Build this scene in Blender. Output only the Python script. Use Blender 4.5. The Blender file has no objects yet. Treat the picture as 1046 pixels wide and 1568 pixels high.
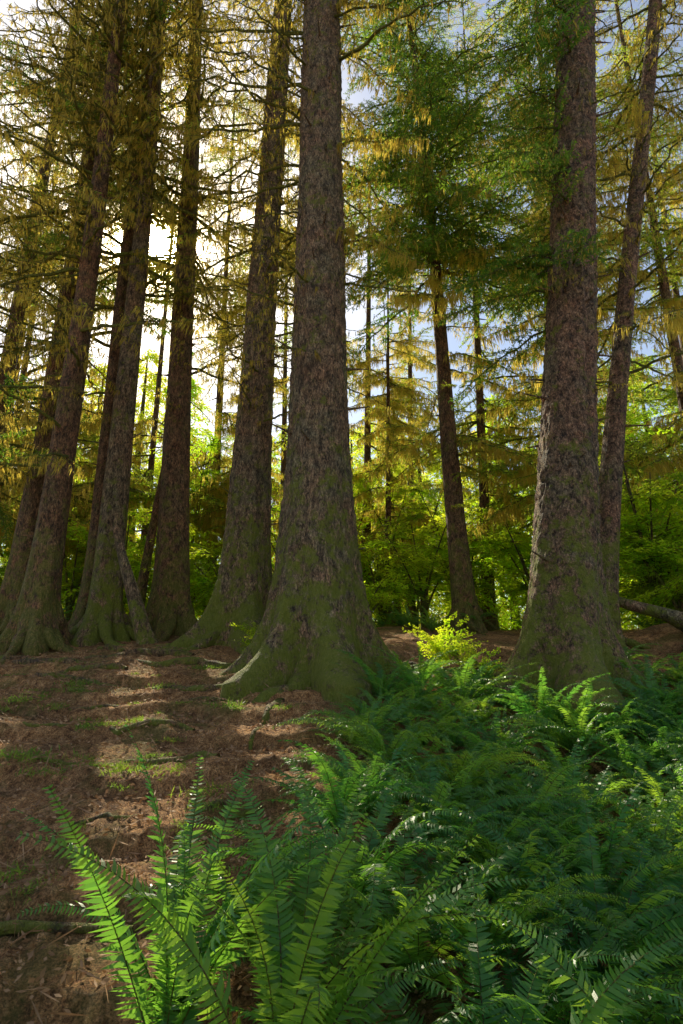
import bpy, math, random
import numpy as np
from mathutils import Vector, noise, Matrix
R=math.radians
random.seed(7); rng=np.random.default_rng(7)
scene=bpy.context.scene
col=scene.collection
SUN=Vector((-0.2846,0.7327,0.6181)).normalized()

# ------------------------------------------------------------ materials
def mat(name):
    m=bpy.data.materials.new(name); m.use_nodes=True
    nt=m.node_tree; nt.nodes.clear()
    return m,nt,nt.nodes,nt.links
def ramp(ns,stops):
    r=ns.new('ShaderNodeValToRGB'); e=r.color_ramp.elements
    while len(e)<len(stops): e.new(0.5)
    for i,(p,c) in enumerate(stops):
        e[i].position=p; e[i].color=(c[0],c[1],c[2],1)
    return r
def mixc(ns,lk,fac,a,b,bt='MIX'):
    n=ns.new('ShaderNodeMix'); n.data_type='RGBA'; n.blend_type=bt
    for i,v in ((0,fac),(6,a),(7,b)):
        if hasattr(v,'links'): lk.new(v,n.inputs[i])
        elif i==0: n.inputs[0].default_value=v
        else: n.inputs[i].default_value=(v[0],v[1],v[2],1)
    return n.outputs[2]
def mth(ns,lk,op,a,b=0.0,clamp=False):
    n=ns.new('ShaderNodeMath'); n.operation=op; n.use_clamp=clamp
    for i,v in ((0,a),(1,b)):
        if hasattr(v,'links'): lk.new(v,n.inputs[i])
        else: n.inputs[i].default_value=v
    return n.outputs[0]
def noise_t(ns,lk,vec,scale,detail=4,rough=.6):
    n=ns.new('ShaderNodeTexNoise'); n.inputs['Scale'].default_value=scale
    n.inputs['Detail'].default_value=detail; n.inputs['Roughness'].default_value=rough
    if vec is not None: lk.new(vec,n.inputs['Vector'])
    return n

def bark_mat(name,c_dark,c_mid,c_light,moss_amt,scale=30,zs=.4,bump=.06):
    m,nt,ns,lk=mat(name)
    tc=ns.new('ShaderNodeTexCoord'); mp=ns.new('ShaderNodeMapping')
    mp.inputs['Scale'].default_value=(1,1,zs)
    lk.new(tc.outputs['Object'],mp.inputs['Vector'])
    nz=noise_t(ns,lk,mp.outputs[0],6,4,.7)
    add=ns.new('ShaderNodeVectorMath'); add.operation='MULTIPLY_ADD'
    lk.new(nz.outputs['Color'],add.inputs[0]); add.inputs[1].default_value=(.3,.3,.3); lk.new(mp.outputs[0],add.inputs[2])
    vo=ns.new('ShaderNodeTexVoronoi'); vo.inputs['Scale'].default_value=scale; lk.new(add.outputs[0],vo.inputs['Vector'])
    vo.feature='F1'
    sc=ns.new('ShaderNodeSeparateColor'); lk.new(vo.outputs['Color'],sc.inputs[0])
    fine=noise_t(ns,lk,mp.outputs[0],40,8,.8)
    med=noise_t(ns,lk,mp.outputs[0],11,5,.7)
    big=noise_t(ns,lk,tc.outputs['Object'],1.7,6,.7)
    cr=ramp(ns,[(0.0,c_light),(0.45,c_mid),(0.85,c_dark)])
    lk.new(vo.outputs['Distance'],cr.inputs[0])
    pv=ramp(ns,[(0,(.84,.84,.84)),(1,(1.15,1.15,1.15))]); lk.new(sc.outputs[0],pv.inputs[0])
    c=mixc(ns,lk,1.0,cr.outputs[0],pv.outputs[0],'MULTIPLY')
    f2=ramp(ns,[(.34,(.25,.25,.25)),(.64,(1.6,1.6,1.6))]); lk.new(fine.outputs[0],f2.inputs[0])
    c=mixc(ns,lk,1.0,c,f2.outputs[0],'MULTIPLY')
    f3=ramp(ns,[(.36,(.40,.40,.40)),(.6,(1.4,1.4,1.4))]); lk.new(med.outputs[0],f3.inputs[0])
    c=mixc(ns,lk,1.0,c,f3.outputs[0],'MULTIPLY')
    br=ramp(ns,[(.35,(1.2,.95,.78)),(.62,(.84,.96,.80))]); lk.new(big.outputs[0],br.inputs[0])
    c=mixc(ns,lk,1.0,c,br.outputs[0],'MULTIPLY')
    mn=noise_t(ns,lk,tc.outputs['Object'],3.2,8,.78)
    sx=ns.new('ShaderNodeSeparateXYZ'); lk.new(tc.outputs['Object'],sx.inputs[0])
    hz=mth(ns,lk,'MULTIPLY_ADD',sx.outputs[2],-.04); hz.node.inputs[2].default_value=.15; hz.node.use_clamp=True
    mm=mth(ns,lk,'ADD',mn.outputs[0],hz)
    mr=ramp(ns,[(.54,(0,0,0)),(.64,(1,1,1))]); lk.new(mm,mr.inputs[0])
    mf=mth(ns,lk,'MULTIPLY',mr.outputs[0],moss_amt)
    mc=mixc(ns,lk,fine.outputs[0],(.05,.08,.0),(.40,.46,.03))
    c=mixc(ns,lk,mf,c,mc)
    bs=ns.new('ShaderNodeBsdfPrincipled'); lk.new(c,bs.inputs['Base Color']); bs.inputs['Roughness'].default_value=.75
    bs.inputs['Specular IOR Level'].default_value=.4
    h=mth(ns,lk,'MULTIPLY_ADD',vo.outputs['Distance'],-1.0); lk.new(mth(ns,lk,'MULTIPLY_ADD',fine.outputs[0],1.4),h.node.inputs[2])
    lk.new(mth(ns,lk,'MULTIPLY',med.outputs[0],1.5),h.node.inputs[2].links[0].from_node.inputs[2])
    bp=ns.new('ShaderNodeBump'); bp.inputs['Strength'].default_value=1; bp.inputs['Distance'].default_value=bump
    lk.new(h,bp.inputs['Height']); lk.new(bp.outputs[0],bs.inputs['Normal'])
    o=ns.new('ShaderNodeOutputMaterial'); lk.new(bs.outputs[0],o.inputs[0])
    return m

def leaf_mat(name,c1,c2,t1,t2,amt=.5,rough=.5,scale=3,spec=.3):
    m,nt,ns,lk=mat(name)
    oi=ns.new('ShaderNodeObjectInfo'); tc=ns.new('ShaderNodeTexCoord')
    nz=noise_t(ns,lk,tc.outputs['Object'],scale,3)
    f=mth(ns,lk,'MULTIPLY_ADD',oi.outputs['Random'],.5); 
    n2=mth(ns,lk,'MULTIPLY_ADD',nz.outputs[0],1.6); n2.node.inputs[2].default_value=-.55
    lk.new(n2,f.node.inputs[2]); f.node.use_clamp=True
    a=mixc(ns,lk,f,c1,c2); b=mixc(ns,lk,f,t1,t2)
    bs=ns.new('ShaderNodeBsdfPrincipled'); lk.new(a,bs.inputs['Base Color'])
    bs.inputs['Roughness'].default_value=rough; bs.inputs['Specular IOR Level'].default_value=spec
    tr=ns.new('ShaderNodeBsdfTranslucent'); lk.new(b,tr.inputs[0])
    mx=ns.new('ShaderNodeMixShader'); mx.inputs[0].default_value=amt
    lk.new(bs.outputs[0],mx.inputs[1]); lk.new(tr.outputs[0],mx.inputs[2])
    o=ns.new('ShaderNodeOutputMaterial'); lk.new(mx.outputs[0],o.inputs[0])
    return m

M_bark=bark_mat('spruce_bark',(.06,.042,.03),(.31,.225,.15),(.52,.39,.27),.85)
M_barkR=bark_mat('flaky_bark',(.055,.036,.028),(.31,.20,.14),(.52,.36,.26),.85,scale=24,zs=.6)
M_barkL=bark_mat('red_bark',(.05,.03,.02),(.27,.155,.09),(.40,.25,.14),.5)
M_root=bark_mat('root_bark',(.07,.042,.025),(.25,.155,.085),(.34,.23,.13),.8)
M_twig=bark_mat('twig_bark',(.06,.04,.02),(.14,.10,.055),(.2,.16,.09),.7)
M_moss=leaf_mat('hanging_moss',(.15,.13,.03),(.19,.15,.035),(.76,.60,.08),(1.0,.78,.14),.7)
M_needle=leaf_mat('conifer_needles',(.045,.11,.02),(.10,.13,.025),(.38,.70,.04),(.88,.88,.08),.66)
M_dneedle=leaf_mat('dark_needles',(.025,.085,.015),(.05,.115,.02),(.18,.48,.03),(.50,.66,.05),.52)
M_leaf=leaf_mat('maple_leaves',(.07,.18,.02),(.13,.20,.03),(.50,.92,.03),(1.0,.98,.05),.75)
M_fern=leaf_mat('fern_fronds',(.022,.12,.042),(.08,.19,.03),(.18,.66,.07),(.64,.84,.05),.44,.36,1.5,.42)
M_fernd=leaf_mat('dead_fern',(.24,.10,.03),(.32,.16,.05),(.4,.18,.05),(.5,.25,.07),.3,.7)
M_grass=leaf_mat('grass_blades',(.05,.12,.02),(.10,.14,.03),(.28,.52,.05),(.44,.54,.06),.5)
M_litter=leaf_mat('litter',(.12,.055,.025),(.56,.34,.17),(.3,.15,.06),(.4,.2,.08),.12,.7,9)

def ground_mat():
    m,nt,ns,lk=mat('forest_floor')
    tc=ns.new('ShaderNodeTexCoord')
    a=noise_t(ns,lk,tc.outputs['Object'],1.3,6,.65)
    b=noise_t(ns,lk,tc.outputs['Object'],13,8,.8)
    d=noise_t(ns,lk,tc.outputs['Object'],80,5,.75)
    r1=ramp(ns,[(.36,(.12,.052,.022)),(.5,(.46,.25,.11)),(.64,(.76,.48,.24))]); lk.new(b.outputs[0],r1.inputs[0])
    r2=ramp(ns,[(.34,(.5,.46,.42)),(.62,(1.25,1.15,1.0))]); lk.new(a.outputs[0],r2.inputs[0])
    c=mixc(ns,lk,1.0,r1.outputs[0],r2.outputs[0],'MULTIPLY')
    r3=ramp(ns,[(.38,(.3,.3,.3)),(.62,(1.55,1.55,1.55))]); lk.new(d.outputs[0],r3.inputs[0])
    c=mixc(ns,lk,1.0,c,r3.outputs[0],'MULTIPLY')
    g=noise_t(ns,lk,tc.outputs['Object'],.9,8,.75)
    gr=ramp(ns,[(.50,(0,0,0)),(.60,(1,1,1))]); lk.new(g.outputs[0],gr.inputs[0])
    gf=mth(ns,lk,'MULTIPLY',gr.outputs[0],.55)
    c=mixc(ns,lk,gf,c,(.12,.14,.025))
    bs=ns.new('ShaderNodeBsdfPrincipled'); lk.new(c,bs.inputs['Base Color']); bs.inputs['Roughness'].default_value=.85
    bs.inputs['Specular IOR Level'].default_value=.25
    h=mth(ns,lk,'MULTIPLY_ADD',b.outputs[0],2.4); lk.new(d.outputs[0],h.node.inputs[2])
    bp=ns.new('ShaderNodeBump'); bp.inputs['Strength'].default_value=.9; bp.inputs['Distance'].default_value=.045
    lk.new(h,bp.inputs['Height']); lk.new(bp.outputs[0],bs.inputs['Normal'])
    o=ns.new('ShaderNodeOutputMaterial'); lk.new(bs.outputs[0],o.inputs[0])
    return m
M_ground=ground_mat()

# ------------------------------------------------------------ terrain
GY=[-400,-20,0,3,5,7,9,11,14,20,60,400]; GZ=[-8,-1.6,-.55,.07,.58,1.0,1.34,1.95,2.4,2.6,3.0,6]
def sst(a,b,x):
    t=max(0.,min(1.,(x-a)/(b-a))); return t*t*(3-2*t)
def gh(x,y):
    z=sum(np.interp(y+o,GY,GZ) for o in (-.7,0,.7))/3
    z-=.45*sst(-.3,1.9,x)*(1-sst(6.2,9,y))
    z+=.65*math.exp(-((x-6.3)**2/2.6+(y-10.2)**2/1.4))
    z+=.16*noise.noise((x*.35,y*.35,0))+.07*noise.noise((x*1.3,y*1.3,4))+.03*noise.noise((x*4,y*4,9))
    if -7<x<.5 and 3<y<9.5:
        ph=y*1.15+.9*noise.noise((x*.6,y*.3,20))
        fr=ph-math.floor(ph)
        z+=.13*(sst(.0,.12,fr)-fr)*(1-sst(-.5,.5,x))
    return float(z)
def axis(f0,f1,step,far,g=1.13):
    a=list(np.arange(f0,f1,step)); s=step
    while a[-1]<far: s*=g; a.append(a[-1]+s)
    s=step; b=[]
    c=f0
    while c>-far: s*=g; c-=s; b.append(c)
    return b[::-1]+a
xs=axis(-5.5,5,.045,500); ys=axis(1.2,10.5,.045,500)
V=[(x,y,gh(x,y)+(.035*noise.noise((x*9,y*9,3))+.018*noise.noise((x*23,y*23,3)) if abs(x)<8 and 0<y<13 else 0)) for y in ys for x in xs]
nx=len(xs); F=[(j*nx+i,j*nx+i+1,(j+1)*nx+i+1,(j+1)*nx+i) for j in range(len(ys)-1) for i in range(nx-1)]
me=bpy.data.meshes.new('ground'); me.from_pydata(V,[],F); me.polygons.foreach_set('use_smooth',[True]*len(F))
me.materials.append(M_ground); g=bpy.data.objects.new('ground',me); col.objects.link(g)

# ------------------------------------------------------------ mesh builder
class MB:
    def __init__(s): s.V=[];s.F=[];s.M=[];s.n=0
    def add(s,v,f,m):
        v=np.asarray(v,float); s.V.append(v); o=s.n
        s.F.extend([tuple(int(i)+o for i in q) for q in f]); s.M.extend([m]*len(f)); s.n+=len(v)
    def tube(s,pts,rad,seg,m,jit=0):
        pts=np.asarray(pts,float); n=len(pts); T=np.gradient(pts,axis=0); T/=np.linalg.norm(T,axis=1)[:,None]+1e-9
        up=np.array([0,0,1.]) if abs(T[0][2])<.9 else np.array([1.,0,0])
        vs=[]
        for i in range(n):
            a=np.cross(T[i],up); a/=np.linalg.norm(a)+1e-9; b=np.cross(a,T[i])
            for k in range(seg):
                th=2*math.pi*k/seg; r=rad[i]
                if jit: 
                    p=pts[i]+a*math.cos(th)*r+b*math.sin(th)*r
                    r*=1+jit*noise.noise((p[0]*5,p[1]*5,p[2]*5))
                vs.append(pts[i]+(a*math.cos(th)+b*math.sin(th))*r)
        f=[(i*seg+k,i*seg+(k+1)%seg,(i+1)*seg+(k+1)%seg,(i+1)*seg+k) for i in range(n-1) for k in range(seg)]
        s.add(vs,f,m)
    def blades(s,P,D,L,W,m):
        P=np.asarray(P,float);D=np.asarray(D,float);n=len(P)
        if n==0:return
        D=D/(np.linalg.norm(D,axis=1)[:,None]+1e-9)
        S=np.cross(D,rng.normal(size=(n,3))); S/=np.linalg.norm(S,axis=1)[:,None]+1e-9
        L=np.asarray(L)[:,None];W=np.asarray(W)[:,None] if np.ndim(W) else np.full((n,1),W)
        v=np.stack([P,P+D*L*.45+S*W*.5,P+D*L,P+D*L*.45-S*W*.5],1).reshape(-1,3)
        f=np.arange(4*n).reshape(n,4)
        s.add(v,f.tolist(),m)
    def mesh(s,name,mats,smooth=False):
        me=bpy.data.meshes.new(name); me.from_pydata(np.concatenate(s.V).tolist(),[],s.F)
        for m in mats: me.materials.append(m)
        me.polygons.foreach_set('material_index',s.M)
        if smooth: me.polygons.foreach_set('use_smooth',[True]*len(s.F))
        me.update(); return me
def obj(name,me,parent=None,loc=(0,0,0)):
    o=bpy.data.objects.new(name,me); col.objects.link(o); o.location=loc
    if parent: o.parent=parent
    return o
def empty(name,loc=(0,0,0)):
    o=bpy.data.objects.new(name,None); col.objects.link(o); o.location=loc; o.empty_display_size=.3; return o

# ------------------------------------------------------------ boughs (x = outwards)
def bough(seed,L=3,step=.12,slen=.8,dens=70,moss=.5,hang=.6,droop=.22,bl=(.05,.11),bw=.016,strand=0,mats=None,sub=0,name='bough',up=0,sl=(.08,.26),axr=.028):
    global rng
    rng=np.random.default_rng(seed); r=random.Random(seed); b=MB()
    n=16; s=np.linspace(0,1,n); wy=np.cumsum(rng.normal(0,.045,n))*L/3; wz=np.cumsum(rng.normal(0,.025,n))
    ax=np.stack([L*s,wy,-droop*L*s**1.8+up*L*np.sin(s*1.6)+wz],1)
    b.tube(ax,axr*(1-s)**.8*(L/3)+.004,5,0)
    P=[];D=[];t=.1;sg=1
    def pt(a,q): 
        x=q*(len(a)-1); i=min(int(x),len(a)-2); return a[i]+(a[i+1]-a[i])*(x-i)
    while t<.99:
        l=slen*(1.12-t)*r.uniform(.45,1.15)*(min(1,t/.2)*.6+.4); a=R(r.uniform(40,75)); p0=pt(ax,t)
        d=np.array([math.cos(a),sg*math.sin(a),r.uniform(-.35,.15)])
        q=np.linspace(0,1,6)[:,None]; curve=np.array([.3*l,0,0])*q**2+np.array([0,0,-.38*l*hang])*q**2
        path=p0+d*l*q+curve+np.cumsum(rng.normal(0,.012,(6,3)),0)*q
        b.tube(path,np.linspace(.009,.003,6)*(.7+L/8),3,0)
        paths=[(path,l)]
        for k in range(sub):
            u=r.uniform(.2,.95); ps=pt(path,u); l2=l*r.uniform(.2,.5)
            d2=d*.6+np.array([r.uniform(-.7,.9),r.uniform(-.7,.7),r.uniform(-.7,.2)])
            p2=ps+d2*l2*q[:5]/.8+np.array([0,0,-.35*l2])*q[:5]**2
            b.tube(p2,np.linspace(.005,.002,5),3,0); paths.append((p2,l2))
        for (pa,ll) in paths:
            m=max(2,int(ll*dens))
            for u in rng.random(m):
                P.append(pt(pa,u)); D.append(d*.5)
        t+=step/L*r.uniform(.6,1.4); sg=-sg
    m=int(L*dens*.5)
    for u in rng.random(m): P.append(pt(ax,.1+.9*u)); D.append(np.array([.6,0,0]))
    P=np.array(P);D=np.array(D)+rng.normal(0,.55,(len(P),3))+np.array([0,0,-hang])
    P+=rng.normal(0,.008,P.shape)
    k=rng.random(len(P))<moss
    Ls=rng.uniform(bl[0],bl[1],len(P)); Ws=bw*rng.uniform(.6,1.4,len(P))
    b.blades(P[k],D[k]+np.array([0,0,-.7]),Ls[k],Ws[k],1); b.blades(P[~k],D[~k],Ls[~k],Ws[~k],2)
    if strand:
        i=rng.integers(0,len(P),strand); Q=P[i]
        for j in range(3):
            b.blades(Q+rng.normal(0,.012,Q.shape),np.array([0,0,-1])+rng.normal(0,.12,Q.shape),rng.uniform(sl[0],sl[1],len(Q)),rng.uniform(.010,.026,len(Q)),1)
    return b.mesh(name,mats or [M_twig,M_moss,M_needle])
BARE=[bough(100+i,3,.24,.95,24,.8,.35,[.12,.2,.05,.3][i],(.025,.06),.014,60,None,3,'bare_bough',up=[.08,0,.12,.05][i],axr=.034) for i in range(4)]
MOSSY=[bough(200+i,3,.13,.85,55,.35,.75,[.22,.3,.15,.25][i],(.05,.10),.022,170,None,1,'mossy_bough',sl=(.1,.42)) for i in range(4)]
GREEN=[bough(300+i,3,.10,.9,80,.05,.35,[.2,.28,.12][i],(.05,.10),.021,10,None,1,'green_bough') for i in range(3)]
DARK=[bough(400+i,3,.095,.9,90,.08,.4,[.25,.32,.18][i],(.05,.12),.023,25,[M_twig,M_moss,M_dneedle],1,'dark_bough') for i in range(3)]
def leafspray(seed):
    global rng
    rng=np.random.default_rng(seed); b=MB(); n=15
    for k in range(9):
        a=rng.uniform(-1.0,1.0); l=rng.uniform(.5,1.3); q=np.linspace(0,1,6)[:,None]
        d=np.array([math.cos(a),math.sin(a),rng.uniform(-.1,.4)])
        pa=d*l*q+np.array([0,0,-.3*l])*q**2; b.tube(pa,np.linspace(.008,.002,6),3,0)
        m=int(30*l); u=rng.random(m)**.7; P=np.array([pa[min(4,int(x*5))]+(pa[min(5,int(x*5)+1)]-pa[min(4,int(x*5))])*(x*5%1) for x in u])
        P+=rng.normal(0,.05,P.shape)*np.array([1,1,.5])
        for fan in (-.7,0,.7):
            an=rng.uniform(-1,1,m)+a+fan
            D=np.stack([np.cos(an),np.sin(an),rng.uniform(-.6,.1,m)],1)
            S=np.stack([-np.sin(an),np.cos(an),rng.normal(0,.3,m)],1)
            L=rng.uniform(.05,.09,m)[:,None]; W=L*.42
            v=np.stack([P,P+D*L*.55+S*W*.5,P+D*L,P+D*L*.55-S*W*.5],1).reshape(-1,3)
            b.add(v,np.arange(4*m).reshape(m,4).tolist(),1)
    return b.mesh('leaf_spray',[M_twig,M_leaf])
LEAFS=[leafspray(500+i) for i in range(3)]

# sun gaps in the canopy: crowns stay open where shafts of light reach the floor
ZONES=[(-2.1,6.7,.9,1.9),(-1.45,4.4,.7,1.3),(-.75,5.6,.2,.9),(1.8,7.7,.5,.5),(.25,2.5,.3,.3),(2.6,5.0,.25,.4),(4.2,6.2,.3,.4),(-2.6,9.4,.8,.5)]
def blocked(pts,rad=0.0):
    for p in pts:
        t=(p.z-1.0)/SUN.z
        if t>1.5:
            q=p-SUN*t
            for (cx,cy,rx,ry) in ZONES:
                if ((q.x-cx)/(rx+rad))**2+((q.y-cy)/(ry+rad*1.2))**2<1: return True
        t=(p.z-1.6)/SUN.z; q=p-SUN*t
        if t>1.5 and math.hypot(q.x,q.y)<.45+rad*.4: return True
    p=pts[2]; t=(p.z-1.0)/SUN.z; q=p-SUN*t
    if p.y>13.5 and noise.noise((q.x*.33,q.y*.33,7.7))>-.03: return True
    return False
def unseen(p):
    return (p.z-1.6)>1.75*p.y+1.2 or abs(p.x)>.92*p.y+2.0

NB=[0]
def hang_boughs(tree,bx,by,bz,lean,h0,h1,n,Lf,kinds,azf=None,pitch=(-5,20),cull=True):
    for i in range(n):
        h=h0+(h1-h0)*(i+random.random())/n
        az=azf() if azf else random.uniform(0,2*math.pi)
        L=Lf(h)*random.uniform(.7,1.2)
        x=lean[0]*h; y=lean[1]*h
        S=[Vector((bx+x+math.cos(az)*L*k,by+y+math.sin(az)*L*k,bz+h-.15*L*k)) for k in (.1,.32,.55,.78,1.0)]
        if unseen(S[2]) or (cull and blocked(S,.15*L)): continue
        o=obj('bough',random.choice(kinds),tree,(x,y,h)); s=L/3
        o.rotation_euler=(random.uniform(-.25,.25),R(random.uniform(*pitch)),az); o.scale=(s,s*random.choice((-1,1))*random.uniform(.8,1.1),s)
        NB[0]+=1

# ------------------------------------------------------------ trunks
def trunk(name,bx,by,lean,H,r0,taper,f2,f1,m,segs=48,seed=0,lobes=5,detail=.012,bend=.0,fine=False,rootsn=0,rootlen=1.6,rootr=.15):
    bz=gh(bx,by)-.03; rnd=random.Random(seed); b=MB()
    hs=[];h=-.5
    while h<H:
        hs.append(h); h+= (.035 if fine and h<15 else .12 if h<3 else .3)
    ph=rnd.uniform(0,6.28); ph2=rnd.uniform(0,6.28)
    vs=[]
    for h in hs:
        hc=max(h,0)
        for k in range(segs):
            th=2*math.pi*k/segs; c,s=math.cos(th),math.sin(th)
            w=lobes*th+ph+.7*math.sin(2*th+ph2)
            lob=(.5+.5*math.cos(w))**1.6*1.7
            r=r0-taper*hc+f2*math.exp(-hc/2.0)*(1+.34*math.cos(w)*math.exp(-hc/1.8))+f1*math.exp(-hc/.42)*lob
            r=max(r,.02)
            r*=1+.06*noise.noise((c*1.6+seed,s*1.6,h*.35))+.07*noise.noise((c*5+seed,s*5,h*.5))
            if fine:
                q=(c*r*9+seed,s*r*9,h*5); r+=detail*1.2*noise.noise(q)+detail*noise.noise((q[0]*2.3,q[1]*2.3,q[2]*2.3))
            vs.append((lean[0]*h+bend*math.sin(h*.35+seed)+c*r,lean[1]*h+s*r,h))
    f=[(i*segs+k,i*segs+(k+1)%segs,(i+1)*segs+(k+1)%segs,(i+1)*segs+k) for i in range(len(hs)-1) for k in range(segs)]
    b.add(vs,f,0)
    me=b.mesh(name+'_trunk',[m],True)
    root=empty(name,(bx,by,bz)); obj('trunk',me,root)
    sb=MB()
    for i in range(40 if fine else 10):
        h=rnd.uniform(1.8,min(14,H*.8)); th=rnd.uniform(0,6.28); l=rnd.uniform(.06,.4); r=max(.03,(r0-taper*h+f2*math.exp(-h/2))*.9)
        p=np.array([lean[0]*h+bend*math.sin(h*.35+seed)+math.cos(th)*r,lean[1]*h+math.sin(th)*r,h]); d=np.array([math.cos(th),math.sin(th),rnd.uniform(-.3,.4)])
        sb.tube([p,p+d*l*.6,p+d*(l+.1)],[.03,.018,.008],5,0,.3)
    obj('dead_stubs',sb.mesh('stubs',[m]),root)
    if rootsn:
        rb=MB()
        for i in range(rootsn):
            make_root(rb,bx,by,bz,(r0+f2)*.75,2*math.pi*i/rootsn+rnd.uniform(-.3,.3),rootlen*rnd.uniform(.6,1.3),rootr*rnd.uniform(.7,1.2),rnd)
        obj('surface_roots',rb.mesh('roots',[m],True),root)
    return root,bx,by,bz,lean
def make_root(rb,bx,by,bz,rt,az,L,r,rnd,hh=.8):
    n=22; pts=[];rad=[]
    a=az; x=math.cos(az)*rt*.5; y=math.sin(az)*rt*.5
    for i in range(n):
        t=i/(n-1); d=t*L
        z=gh(bx+x,by+y)-bz+hh*math.exp(-d/.32)-.25*r-.5*r*t
        pts.append((x,y,z)); rad.append(r*(1-.75*t)+r*.6*math.exp(-d/.35))
        a+=rnd.uniform(-.22,.22); x+=math.cos(a)*L/n; y+=math.sin(a)*L/n
    rb.tube(pts,rad,16,0,.4)

tr={}
tr['c']=trunk('spruce_tree',-.37,9.1,(-.004,0),26,.50,.008,.42,.42,M_bark,144,1,6,.020,0,True,8,1.7,.17)
tr['2']=trunk('spruce_tree',-2.02,11.6,(.022,0),26,.40,.009,.28,.35,M_bark,96,2,5,.016,.02,True,6,2.1,.18)
tr['3']=trunk('spruce_tree',-3.84,13,(-.035,0),24,.34,.009,.14,.2,M_barkL,56,3,5,.01,.03,False,5,1.4,.13)
tr['4']=trunk('spruce_tree',-4.90,12,(-.014,0),24,.27,.007,.10,.2,M_bark,56,4,4,.01,.03,False,5,1.3,.12)
tr['4b']=trunk('spruce_tree',-5.45,12.4,(-.004,0),22,.20,.007,.08,.15,M_barkL,40,14,4,.01,.05,False,4,1.2,.1)
tr['5']=trunk('spruce_tree',-5.75,11,(.0,0),24,.26,.007,.10,.2,M_barkL,56,5,4,.01,.04,False,6,1.5,.12)
tr['6']=trunk('spruce_tree',-7.35,13,(.017,0),24,.29,.008,.12,.2,M_barkL,48,6,5,.01,.04,False,5,1.4,.12)
tr['7']=trunk('spruce_tree',-9.4,14.2,(.02,0),24,.23,.006,.10,.2,M_barkL,40,7,5,.01,.04)
tr['r1']=trunk('spruce_tree',3.15,8.5,(.122,0),24,.42,.006,.24,.42,M_barkR,144,8,5,.024,.0,True,7,1.4,.16)
tr['r2']=trunk('spruce_tree',4.35,10,(.205,0),22,.19,.003,.10,.15,M_barkR,64,9,4,.01,.05,False,5,1.2,.1)
tr['r3']=trunk('hemlock_tree',3.05,14,(-.038,0),25,.24,.008,.10,.15,M_barkL,48,10,4,.01,.05,False,4,1,.08)
tr['r4']=trunk('hemlock_tree',5.6,13.2,(.03,0),22,.2,.007,.08,.1,M_barkL,40,11,4,.01,.04)
trunk('leaning_dead_tree',-5.1,14.2,(.10,0),9,.11,.008,.05,.05,M_barkL,20,15,4)

hang_boughs(*tr['c'],4.5,19,48,lambda h:2.2 if h<9 else 3.0,BARE,lambda:random.choice((random.uniform(2.3,4.2),random.uniform(0,6.28))))
hang_boughs(*tr['c'],8,20,16,lambda h:2.4,MOSSY,lambda:random.uniform(-.9,1.6))
hang_boughs(*tr['2'],4,22,80,lambda h:2.8,BARE)
hang_boughs(*tr['2'],9,24,12,lambda h:2.6,MOSSY)
for k in ('3','4','4b','5','6','7'):
    hang_boughs(*tr[k],3.5,24,100,lambda h:3.4,BARE)
    hang_boughs(*tr[k],10,24,10,lambda h:2.8,MOSSY+GREEN)
for k in ('2','3','5'):   # short thin dead limbs that let the light through
    hang_boughs(*tr[k],4.5,13,18,lambda h:1.9,BARE,None,(-15,25),False)
for k in ('6','7'): hang_boughs(*tr[k],3,22,26,lambda h:3.2,DARK)
hang_boughs(*tr['r1'],6,18,34,lambda h:2.4,DARK,lambda:random.uniform(1.5,4.4))
hang_boughs(*tr['r1'],4,18,18,lambda h:1.2,BARE)
hang_boughs(*tr['r2'],5,20,50,lambda h:2.4,BARE)
hang_boughs(*tr['r2'],6,20,24,lambda h:2.4,MOSSY+GREEN)
hang_boughs(*tr['r3'],10,25,180,lambda h:3.7*max(.3,1-(h-11)/26),DARK,None,(-5,20),False)
hang_boughs(*tr['r3'],4,13,40,lambda h:2.6,MOSSY)
hang_boughs(*tr['r3'],1.5,8,14,lambda h:1.5,GREEN)
hang_boughs(*tr['r4'],3,22,100,lambda h:2.6,GREEN+MOSSY)

# ------------------------------------------------------------ background conifers, 15-27 m
bgs=[(-10.5,16.5,24),(-8,18.5,26),(-7.0,16.8,24),(-4.6,20,28),(-2.9,17.5,25),(-1.0,19.5,26),(4.6,18,27),(6.6,16.5,26),(8.6,19,29),
     (9.2,14,24),(12,18,28),(-13,21,26),(-8.5,24,28),(-2.6,25,28),(3.0,25,24),(11,24,28),(2.0,20.5,14),(-.2,16,9),(.9,21.5,22)]
for i,(x,y,H) in enumerate(bgs):
    k='hemlock_tree' if i%3==0 else 'spruce_tree'
    t=trunk(k,x,y,(random.uniform(-.02,.03) if x>-6 else 0,0),H,.18 if H>14 else .08,.006,.08,.05,M_barkL,16,20+i,4)
    kinds=[MOSSY,MOSSY+GREEN,MOSSY+GREEN,GREEN+MOSSY][i%4] if x<4 else [MOSSY+GREEN,GREEN,DARK+GREEN][i%3]
    Lm=4.0 if H>14 else 2.4
    hang_boughs(*t,3,H-.3,int(H*6.2),lambda h,H=H,Lm=Lm:max(.8,Lm*(1-h/H)**.4),kinds)
for (x,y,H,n,kk) in [(1.5,18.6,17,70,MOSSY),(-3.5,19.2,13,46,MOSSY),(-1.6,22,16,50,MOSSY+GREEN)]:
    t=trunk('hemlock_tree',x,y,(.02,0),H,.11,.006,.05,.05,M_barkL,16,60+int(x),4)
    hang_boughs(*t,3,H-.2,n,lambda h,H=H:max(.7,2.9*(1-h/H)**.5),kk,None,(-5,20),False)

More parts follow.
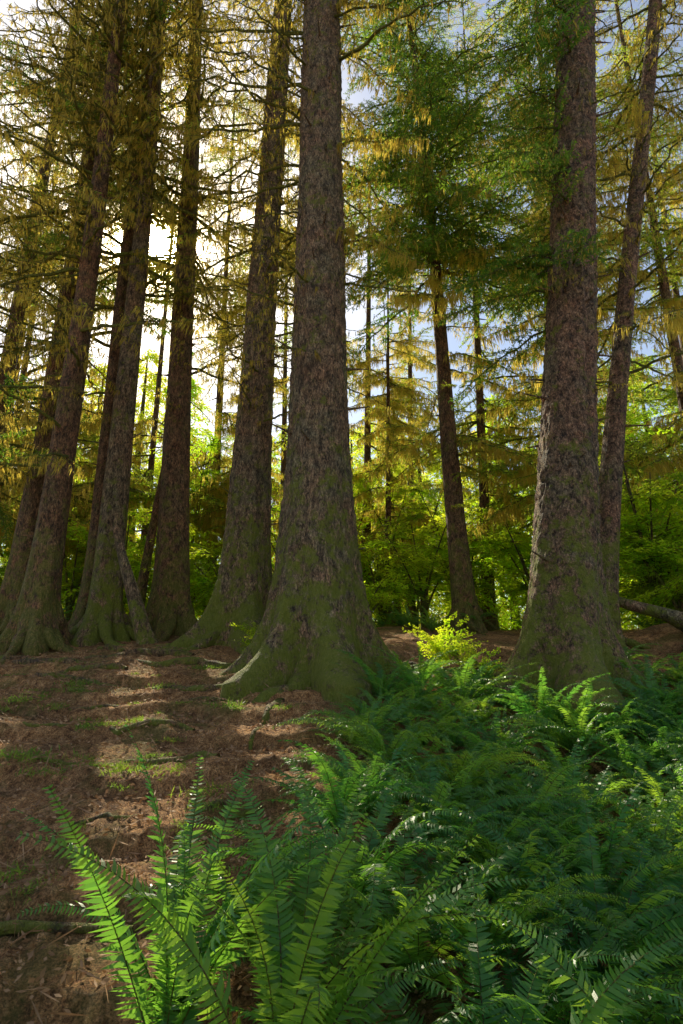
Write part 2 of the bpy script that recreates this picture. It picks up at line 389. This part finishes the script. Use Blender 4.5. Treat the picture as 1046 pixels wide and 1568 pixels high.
# ------------------------------------------------------------ vine maples and undergrowth
def maple(x,y,H,n,spread=1.5):
    z=gh(x,y); e=empty('vine_maple',(x,y,z)); b=MB(); tips=[]
    for k in range(5):
        a=random.uniform(0,6.28); q=np.linspace(0,1,8)[:,None]
        hh=H*random.uniform(.6,1)
        pa=np.array([math.cos(a)*spread,math.sin(a)*spread,0])*q**1.6*random.uniform(.5,1)+np.array([0,0,hh])*q**.9
        b.tube(pa,np.linspace(.045,.01,8),6,0,.2); tips.append(pa)
    obj('stems',b.mesh('maple_stems',[M_twig]),e)
    for i in range(n):
        pa=random.choice(tips); p=pa[random.randint(2,7)]
        o=obj('leaf_spray',random.choice(LEAFS),e,tuple(p)); o.rotation_euler=(random.uniform(-.3,.3),R(random.uniform(-25,25)),random.uniform(0,6.28)); s=random.uniform(.7,1.25); o.scale=(s,s,s)
for (x,y,H,n) in [(2.2,15.5,3.2,24),(3.6,17,4.5,30),(1.2,17.5,4.5,30),(.6,15,2.0,14),(5.3,15.5,3.5,26),(7.3,13,3.6,34),(8.2,11.5,3.0,34),(6.6,11.2,2.2,24),
                  (9.3,16,6,36),(-4.3,16,3.5,26),(-6,15.5,3.5,26),(-2.9,15,2.6,22),(-7.6,16,4,26),(-9.6,15.5,3.5,24),(-11,18,4,24),(-1.2,15,2.5,18),(6.8,12.4,5.0,34),(10.5,13.5,5.5,34),
                  (2.6,20,7,40),(-5.5,20,7,40),(5.2,21,7,34),(0,20,7,40),(-3.4,19.5,6.5,36),(-8,20.5,6.5,34)]:
    maple(x,y,H,n,1.5 if H<6.4 else 2.2)

# ------------------------------------------------------------ distant forest mass
def fartree(seed,H=14):
    global rng
    rng=np.random.default_rng(seed); b=MB(); r=random.Random(seed)
    b.tube([(0,0,-1),(0,0,H*.5),(0,0,H)],[.3,.18,.03],8,0)
    P=[];D=[]
    for i in range(120):
        h=H*(.04+.95*(i/120)); a=r.uniform(0,6.28); L=3.2*(1-h/H)**.6*r.uniform(.6,1.2)+.3
        q=rng.random(80)**.7; w=rng.normal(0,.28,80)*(1-.4*q)
        x=math.cos(a)*L*q-math.sin(a)*w; y=math.sin(a)*L*q+math.cos(a)*w; z=h-.3*L*q**1.6+rng.normal(0,.1,80)
        P.append(np.stack([x,y,z],1)); D.append(np.stack([math.cos(a)*np.ones(80),math.sin(a)*np.ones(80),-.7*np.ones(80)],1)+rng.normal(0,.6,(80,3)))
    P=np.concatenate(P);D=np.concatenate(D); k=rng.random(len(P))<.2
    for s,m in ((k,1),(~k,2)): b.blades(P[s],D[s],rng.uniform(.14,.34,s.sum()),rng.uniform(.05,.1,s.sum()),m)
    return b.mesh('far_conifer',[M_twig,M_moss,M_leaf])
FT=[fartree(900+i) for i in range(3)]
df=empty('distant_forest',(0,40,0))
for ring,(d,n) in enumerate([(31,14),(39,20),(52,24)]):
    for i in range(n):
        a=R(-46+92*(i+random.random()*.8)/n); dd=d+random.uniform(-3,3); x=math.sin(a)*dd; y=math.cos(a)*dd
        o=obj('conifer',random.choice(FT),df,(x,y-40,gh(x,y))); s=random.uniform(.75,1.15)*(1+.16*ring)
        o.scale=(s,s,s*random.uniform(.9,1.1)); o.rotation_euler=(0,0,random.uniform(0,6.28))
br=empty('understory_brush',(0,22,2))
for i in range(260):
    a=R(random.uniform(-46,46)); dd=random.uniform(17,30); x=math.sin(a)*dd; y=math.cos(a)*dd
    o=obj('spray',random.choice(LEAFS),br,(x,y-22,gh(x,y)-2+random.uniform(0,2.2))); s=random.uniform(1.1,2.0); o.scale=(s,s,s)
    o.rotation_euler=(random.uniform(-.3,.3),R(random.uniform(-50,0)),random.uniform(0,6.28))

# ------------------------------------------------------------ ferns
def fern(seed,nf=20,dead=0,A0=(50,86),A1=(-55,5),LL=(.65,1.15)):
    global rng
    rng=np.random.default_rng(seed); r=random.Random(seed); b=MB()
    for k in range(nf):
        az=2*math.pi*k/nf*2.4+r.uniform(-.4,.4); L=r.uniform(*LL); a0=R(r.uniform(*A0)); a1=R(r.uniform(*A1))
        isdead=r.random()<dead
        if isdead: a0=R(r.uniform(10,30)); a1=R(-40); L*=.8
        n=24; p=np.zeros(3); pts=[p]; tw=r.uniform(-.7,.7)
        for i in range(n):
            s=i/n; a=a0+(a1-a0)*s**1.35; az2=az+tw*s; hd=np.array([math.cos(az2),math.sin(az2),0])
            p=p+(hd*math.cos(a)+np.array([0,0,math.sin(a)]))*L/n; pts.append(p)
        pts=np.array(pts); b.tube(pts[::2],np.linspace(.004,.0012,len(pts[::2])),3,1)
        T=np.gradient(pts,axis=0); T/=np.linalg.norm(T,axis=1)[:,None]
        m=58; vs=[];fs=[]; roll=r.uniform(-.7,.7)
        for j in range(m):
            s=.13+.86*j/(m-1); x=s*n; i=min(int(x),n-1); q=pts[i]+(pts[i+1]-pts[i])*(x-i); t=T[i]
            side=np.cross(t,np.array([0,0,1.])); side/=np.linalg.norm(side)+1e-9; nm=np.cross(side,t)
            side=side*math.cos(roll)+nm*math.sin(roll); nm=np.cross(side,t)
            pl=.085*L*min(1,.45+(s-.1)*2.6)*max(.06,(1-s))**.55*1.12
            w=.0082*L*(.5+.5*min(1,(1-s)*2.5))
            for sg in (-1,1):
                if r.random()<.04: continue
                l=pl*r.uniform(.78,1.1); d=side*sg*.93+t*.32+nm*(r.uniform(-.4,.14)); d/=np.linalg.norm(d)
                tt=t*.9+nm*r.uniform(-.65,.65)
                o=len(vs)
                vs+= [q-tt*w*.7,q+tt*w*1.1,q+d*l*.55+tt*w*.95-nm*l*.03,q+d*l*.55-tt*w*.55-nm*l*.03,q+d*l+t*l*.12-nm*l*.18]
                fs+= [(o,o+1,o+2,o+3),(o+3,o+2,o+4)]
        b.add(vs,fs,2 if isdead else 0)
    return b.mesh('sword_fern',[M_fern,M_twig,M_fernd])
FERN=[fern(700+i,[26,30,24,28,32][i],[.1,.15,.05,.2,.12][i]) for i in range(5)]
FERNUP=[fern(720+i,22,.08,(62,88),(-30,48),(.8,1.25)) for i in range(2)]
def put_fern(name,x,y,s,parent=None,tilt=.16,v=None,rz=None,src=None):
    z=gh(x,y)-.03
    loc=(x,y,z) if parent is None else (x-parent.location.x,y-parent.location.y,z-parent.location.z)
    o=obj(name,random.choice(src or FERN),parent,loc)
    o.scale=(s,s,s*random.uniform(.9,1.1)); o.rotation_euler=(random.uniform(-tilt,tilt),random.uniform(-tilt,tilt),random.uniform(0,6.28) if rz is None else rz)
near=[(-.72,2.75,1.15),(-.25,2.5,1.2),(.5,2.35,1.3),(1.25,2.4,1.35),(2.0,2.8,1.3),(.35,3.2,1.1),(1.35,3.5,1.2),(2.5,3.6,1.2),(.0,4.3,.95),(2.0,2.0,1.3),(.85,1.75,1.35),(.25,1.75,1.1),(.8,2.95,1.1),(1.7,2.4,1.2),(-.30,3.1,.9),(-.35,1.95,.9),(-.75,2.15,.7)]
for i,(x,y,s) in enumerate(near): put_fern('sword_fern',x,y,s,src=FERNUP if i in (0,1) else None)
fb=empty('fern_bank',(3,5,1)); pts=[(a,b) for a,b,_ in near]; tries=0
while tries<9000 and len(pts)<210:
    tries+=1; x=random.uniform(-.2,7.0); y=random.uniform(3.0,9.0)
    if x<-.12+.10*(y-3.2)+.12*noise.noise((y*2,0,0)): continue
    if math.hypot(x-3.15,y-8.5)<1.0 or (y>8.4 and x<3.2) or (x<1.0 and y>7.9) or (x>4.3 and y>8.7): continue
    if min(math.hypot(x-a,y-b) for a,b in pts)<.42: continue
    pts.append((x,y)); put_fern('fern',x,y,random.uniform(.7,1.15),fb)
for i in range(50):
    a=R(random.uniform(-40,40)); dd=random.uniform(13,18); x=math.sin(a)*dd; y=math.cos(a)*dd
    put_fern('fern',x,y,random.uniform(.7,1.1),fb)

# ------------------------------------------------------------ grass tufts
def tuft(seed):
    global rng
    rng=np.random.default_rng(seed); b=MB(); n=80
    P=rng.normal(0,.10,(n,3))*np.array([1.4,.7,0]); D=rng.normal(0,.6,(n,3))+np.array([0,0,.9]); D[:,2]=abs(D[:,2])
    b.blades(P,D,rng.uniform(.03,.14,n),rng.uniform(.006,.012,n),0)
    P2=P+D/np.linalg.norm(D,axis=1)[:,None]*.05
    b.blades(P2,D+np.array([0,0,-1.])+rng.normal(0,.4,D.shape),rng.uniform(.03,.08,n),rng.uniform(.008,.014,n),0)
    return b.mesh('grass_tuft',[M_grass])
TU=[tuft(i) for i in range(3)]
gt=empty('grass_tufts',(-2,6,1))
for i in range(100):
    c=random.choice([(-2.3,6.5),(-1.9,5.3),(-1.3,5.2),(-1.0,4.7),(-3.6,8.0),(-1.6,7.2),(-4.2,7.2),(-3.0,5.5),(-.7,4.3)])
    x=c[0]+random.gauss(0,.25); y=c[1]+random.gauss(0,.11)
    if i%2==0: x=random.uniform(-5,-.6); y=random.uniform(3.5,9.5)
    o=obj('tuft',random.choice(TU),gt,(x+2,y-6,gh(x,y)-1.01)); s=random.uniform(.35,.95); o.scale=(s,s,s); o.rotation_euler=(0,0,random.uniform(0,6.28))

# ------------------------------------------------------------ litter
rng=np.random.default_rng(5); b=MB(); P=[];n=34000
for i in range(n):
    y=1.5+9.5*random.random()**1.3; x=random.uniform(-6.5,5.5)*min(1,(y+1)/7)
    P.append((x,y,gh(x,y)+random.uniform(.005,.04)))
D=rng.normal(0,1,(n,3))*np.array([1,1,.35]); tw=rng.random(n)
b.blades(P,D,np.where(tw<.14,rng.uniform(.08,.28,n),rng.uniform(.02,.06,n)),np.where(tw<.14,.009,rng.uniform(.010,.030,n)),0)
obj('leaf_litter',b.mesh('litter',[M_litter]))

# ------------------------------------------------------------ exposed roots, fallen wood
rd=random.Random(3); rb=MB()
def groundtube(b,p,q,r,n=40,w=.10,seg=12,taper=.5,lift=-.25):
    pts=[];rad=[];o=0
    for i in range(n):
        t=i/(n-1); o+=rd.uniform(-w,w)*.35; x=p[0]+(q[0]-p[0])*t+o*.3; y=p[1]+(q[1]-p[1])*t+o
        pts.append((x,y,gh(x,y)+lift*r+.5*r*math.sin(t*9))); rad.append(r*(1-taper*t)*(1+.12*rd.uniform(-1,1)))
    b.tube(pts,rad,seg,0,.4)
for p,q,r in [((-1.1,8.2),(-4.6,8.5),.075),((-1.3,8.0),(-3.2,7.0),.05),((-1.8,9.6),(-5.5,9.7),.10),((-2.6,10.3),(-6.5,10.2),.09),((-3.3,9.0),(-5.4,8.9),.06),
              ((-.8,7.7),(-.9,5.9),.05),((-1.5,6.2),(-3.4,6.4),.045),((-1.1,5.4),(-2.9,5.7),.04),((-.3,8.1),(.9,7.2),.07),((-4.5,10.9),(-2.9,10.4),.08),((.4,8.6),(2.0,9.0),.08),((.6,9.3),(2.6,9.5),.13),((-.6,4.6),(-1.9,4.4),.03)]:
    groundtube(rb,p,q,r)
obj('exposed_roots',rb.mesh('exposed_roots',[M_root],True))
b=MB(); b.tube([(-2.9,3.3,gh(-2.9,3.3)+.02),(-2.3,3.36,gh(-2.3,3.36)+.035),(-1.7,3.4,gh(-1.7,3.4)+.035),(-1.1,3.46,gh(-1.1,3.46)+.02)],[.035,.032,.028,.02],10,0,.4); obj('fallen_branch',b.mesh('fallen_branch',[M_root],True))
b=MB(); b.tube([(4.5,10.3,2.85),(5.0,10.0,2.62),(5.5,9.8,2.42),(6.1,9.6,2.1),(7.0,9.2,1.8),(8.2,8.6,1.2)],[.07,.09,.11,.2,.26,.28],20,0,.5)
groundtube(b,(5.6,9.2),(8.5,9.4),.26,24,.05,18,.2,.15); obj('mossy_log',b.mesh('log',[M_bark],True))
b=MB(); z0=gh(-3.9,11.4)
b.tube([(-3.75,11.3,z0-.1),(-3.9,11.3,z0+.35),(-4.15,11.3,z0+1.0),(-4.42,11.35,z0+1.7),(-4.6,11.35,z0+2.25),(-4.66,11.35,z0+2.55)],[.19,.15,.13,.12,.08,.02],18,0,.45)
obj('broken_snag',b.mesh('snag',[M_bark],True))
for (x,y,s) in [(-1.42,9.9,.45),(-1.3,9.5,.4),(1.55,9.3,.5),(1.8,9.0,.4),(2.0,8.6,.35)]:
    e=empty('huckleberry_shrub',(x,y,gh(x,y)))
    for k in range(5):
        o=obj('leaf_spray',random.choice(LEAFS),e,(0,0,.1+.08*k)); o.scale=(s,s,s); o.rotation_euler=(0,R(random.uniform(-70,-20)),random.uniform(0,6.28))

# ------------------------------------------------------------ light
w=bpy.data.worlds.new('World'); scene.world=w; w.use_nodes=True; ns=w.node_tree.nodes; lk=w.node_tree.links; ns.clear()
sky=ns.new('ShaderNodeTexSky'); sky.sky_type='NISHITA'; sky.sun_disc=False
el=math.asin(SUN.z); az=math.atan2(SUN.x,SUN.y)
sky.sun_elevation=el; sky.sun_rotation=az%(2*math.pi); sky.dust_density=.4; sky.ozone_density=1.0; sky.air_density=1.1
bg=ns.new('ShaderNodeBackground'); bg.inputs[1].default_value=.15; lk.new(sky.outputs[0],bg.inputs[0])
# added over the sky: even warm fill to lift shade, plus the sun's aureole
tc=ns.new('ShaderNodeTexCoord'); dt=ns.new('ShaderNodeVectorMath'); dt.operation='DOT_PRODUCT'
lk.new(tc.outputs['Generated'],dt.inputs[0]); dt.inputs[1].default_value=SUN
d0=mth(ns,lk,'MAXIMUM',dt.outputs['Value'],0.0)
g1=mth(ns,lk,'MULTIPLY',mth(ns,lk,'POWER',d0,40.0),2.8)
g2=mth(ns,lk,'MULTIPLY',mth(ns,lk,'POWER',d0,1500.0),320.0)
gs=mth(ns,lk,'ADD',g1,g2)
b2=ns.new('ShaderNodeBackground'); b2.inputs[0].default_value=(1,.80,.45,1); lk.new(gs,b2.inputs[1])
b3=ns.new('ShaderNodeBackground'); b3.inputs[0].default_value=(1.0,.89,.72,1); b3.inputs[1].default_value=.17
ad=ns.new('ShaderNodeAddShader'); lk.new(bg.outputs[0],ad.inputs[0]); lk.new(b2.outputs[0],ad.inputs[1])
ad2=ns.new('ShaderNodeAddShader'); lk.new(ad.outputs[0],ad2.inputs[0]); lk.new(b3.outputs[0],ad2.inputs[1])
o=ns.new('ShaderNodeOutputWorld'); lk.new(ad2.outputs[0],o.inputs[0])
sl=bpy.data.lights.new('sun','SUN'); sl.energy=5; sl.angle=R(.5); sl.color=(1,.91,.68)
so=bpy.data.objects.new('sun',sl); col.objects.link(so); so.rotation_euler=(-SUN).to_track_quat('-Z','Y').to_euler(); so.location=(-10,30,30)

cam=bpy.data.cameras.new('camera'); cam.sensor_fit='VERTICAL'; cam.sensor_height=36; cam.sensor_width=24; cam.lens=20; cam.clip_end=2000; cam.clip_start=.05
co=bpy.data.objects.new('camera',cam); col.objects.link(co); co.location=(0,0,1.6); co.rotation_euler=(R(105),0,0); scene.camera=co
scene.view_settings.view_transform='Standard'; scene.view_settings.look='None'; scene.view_settings.exposure=0
print('boughs',NB[0])
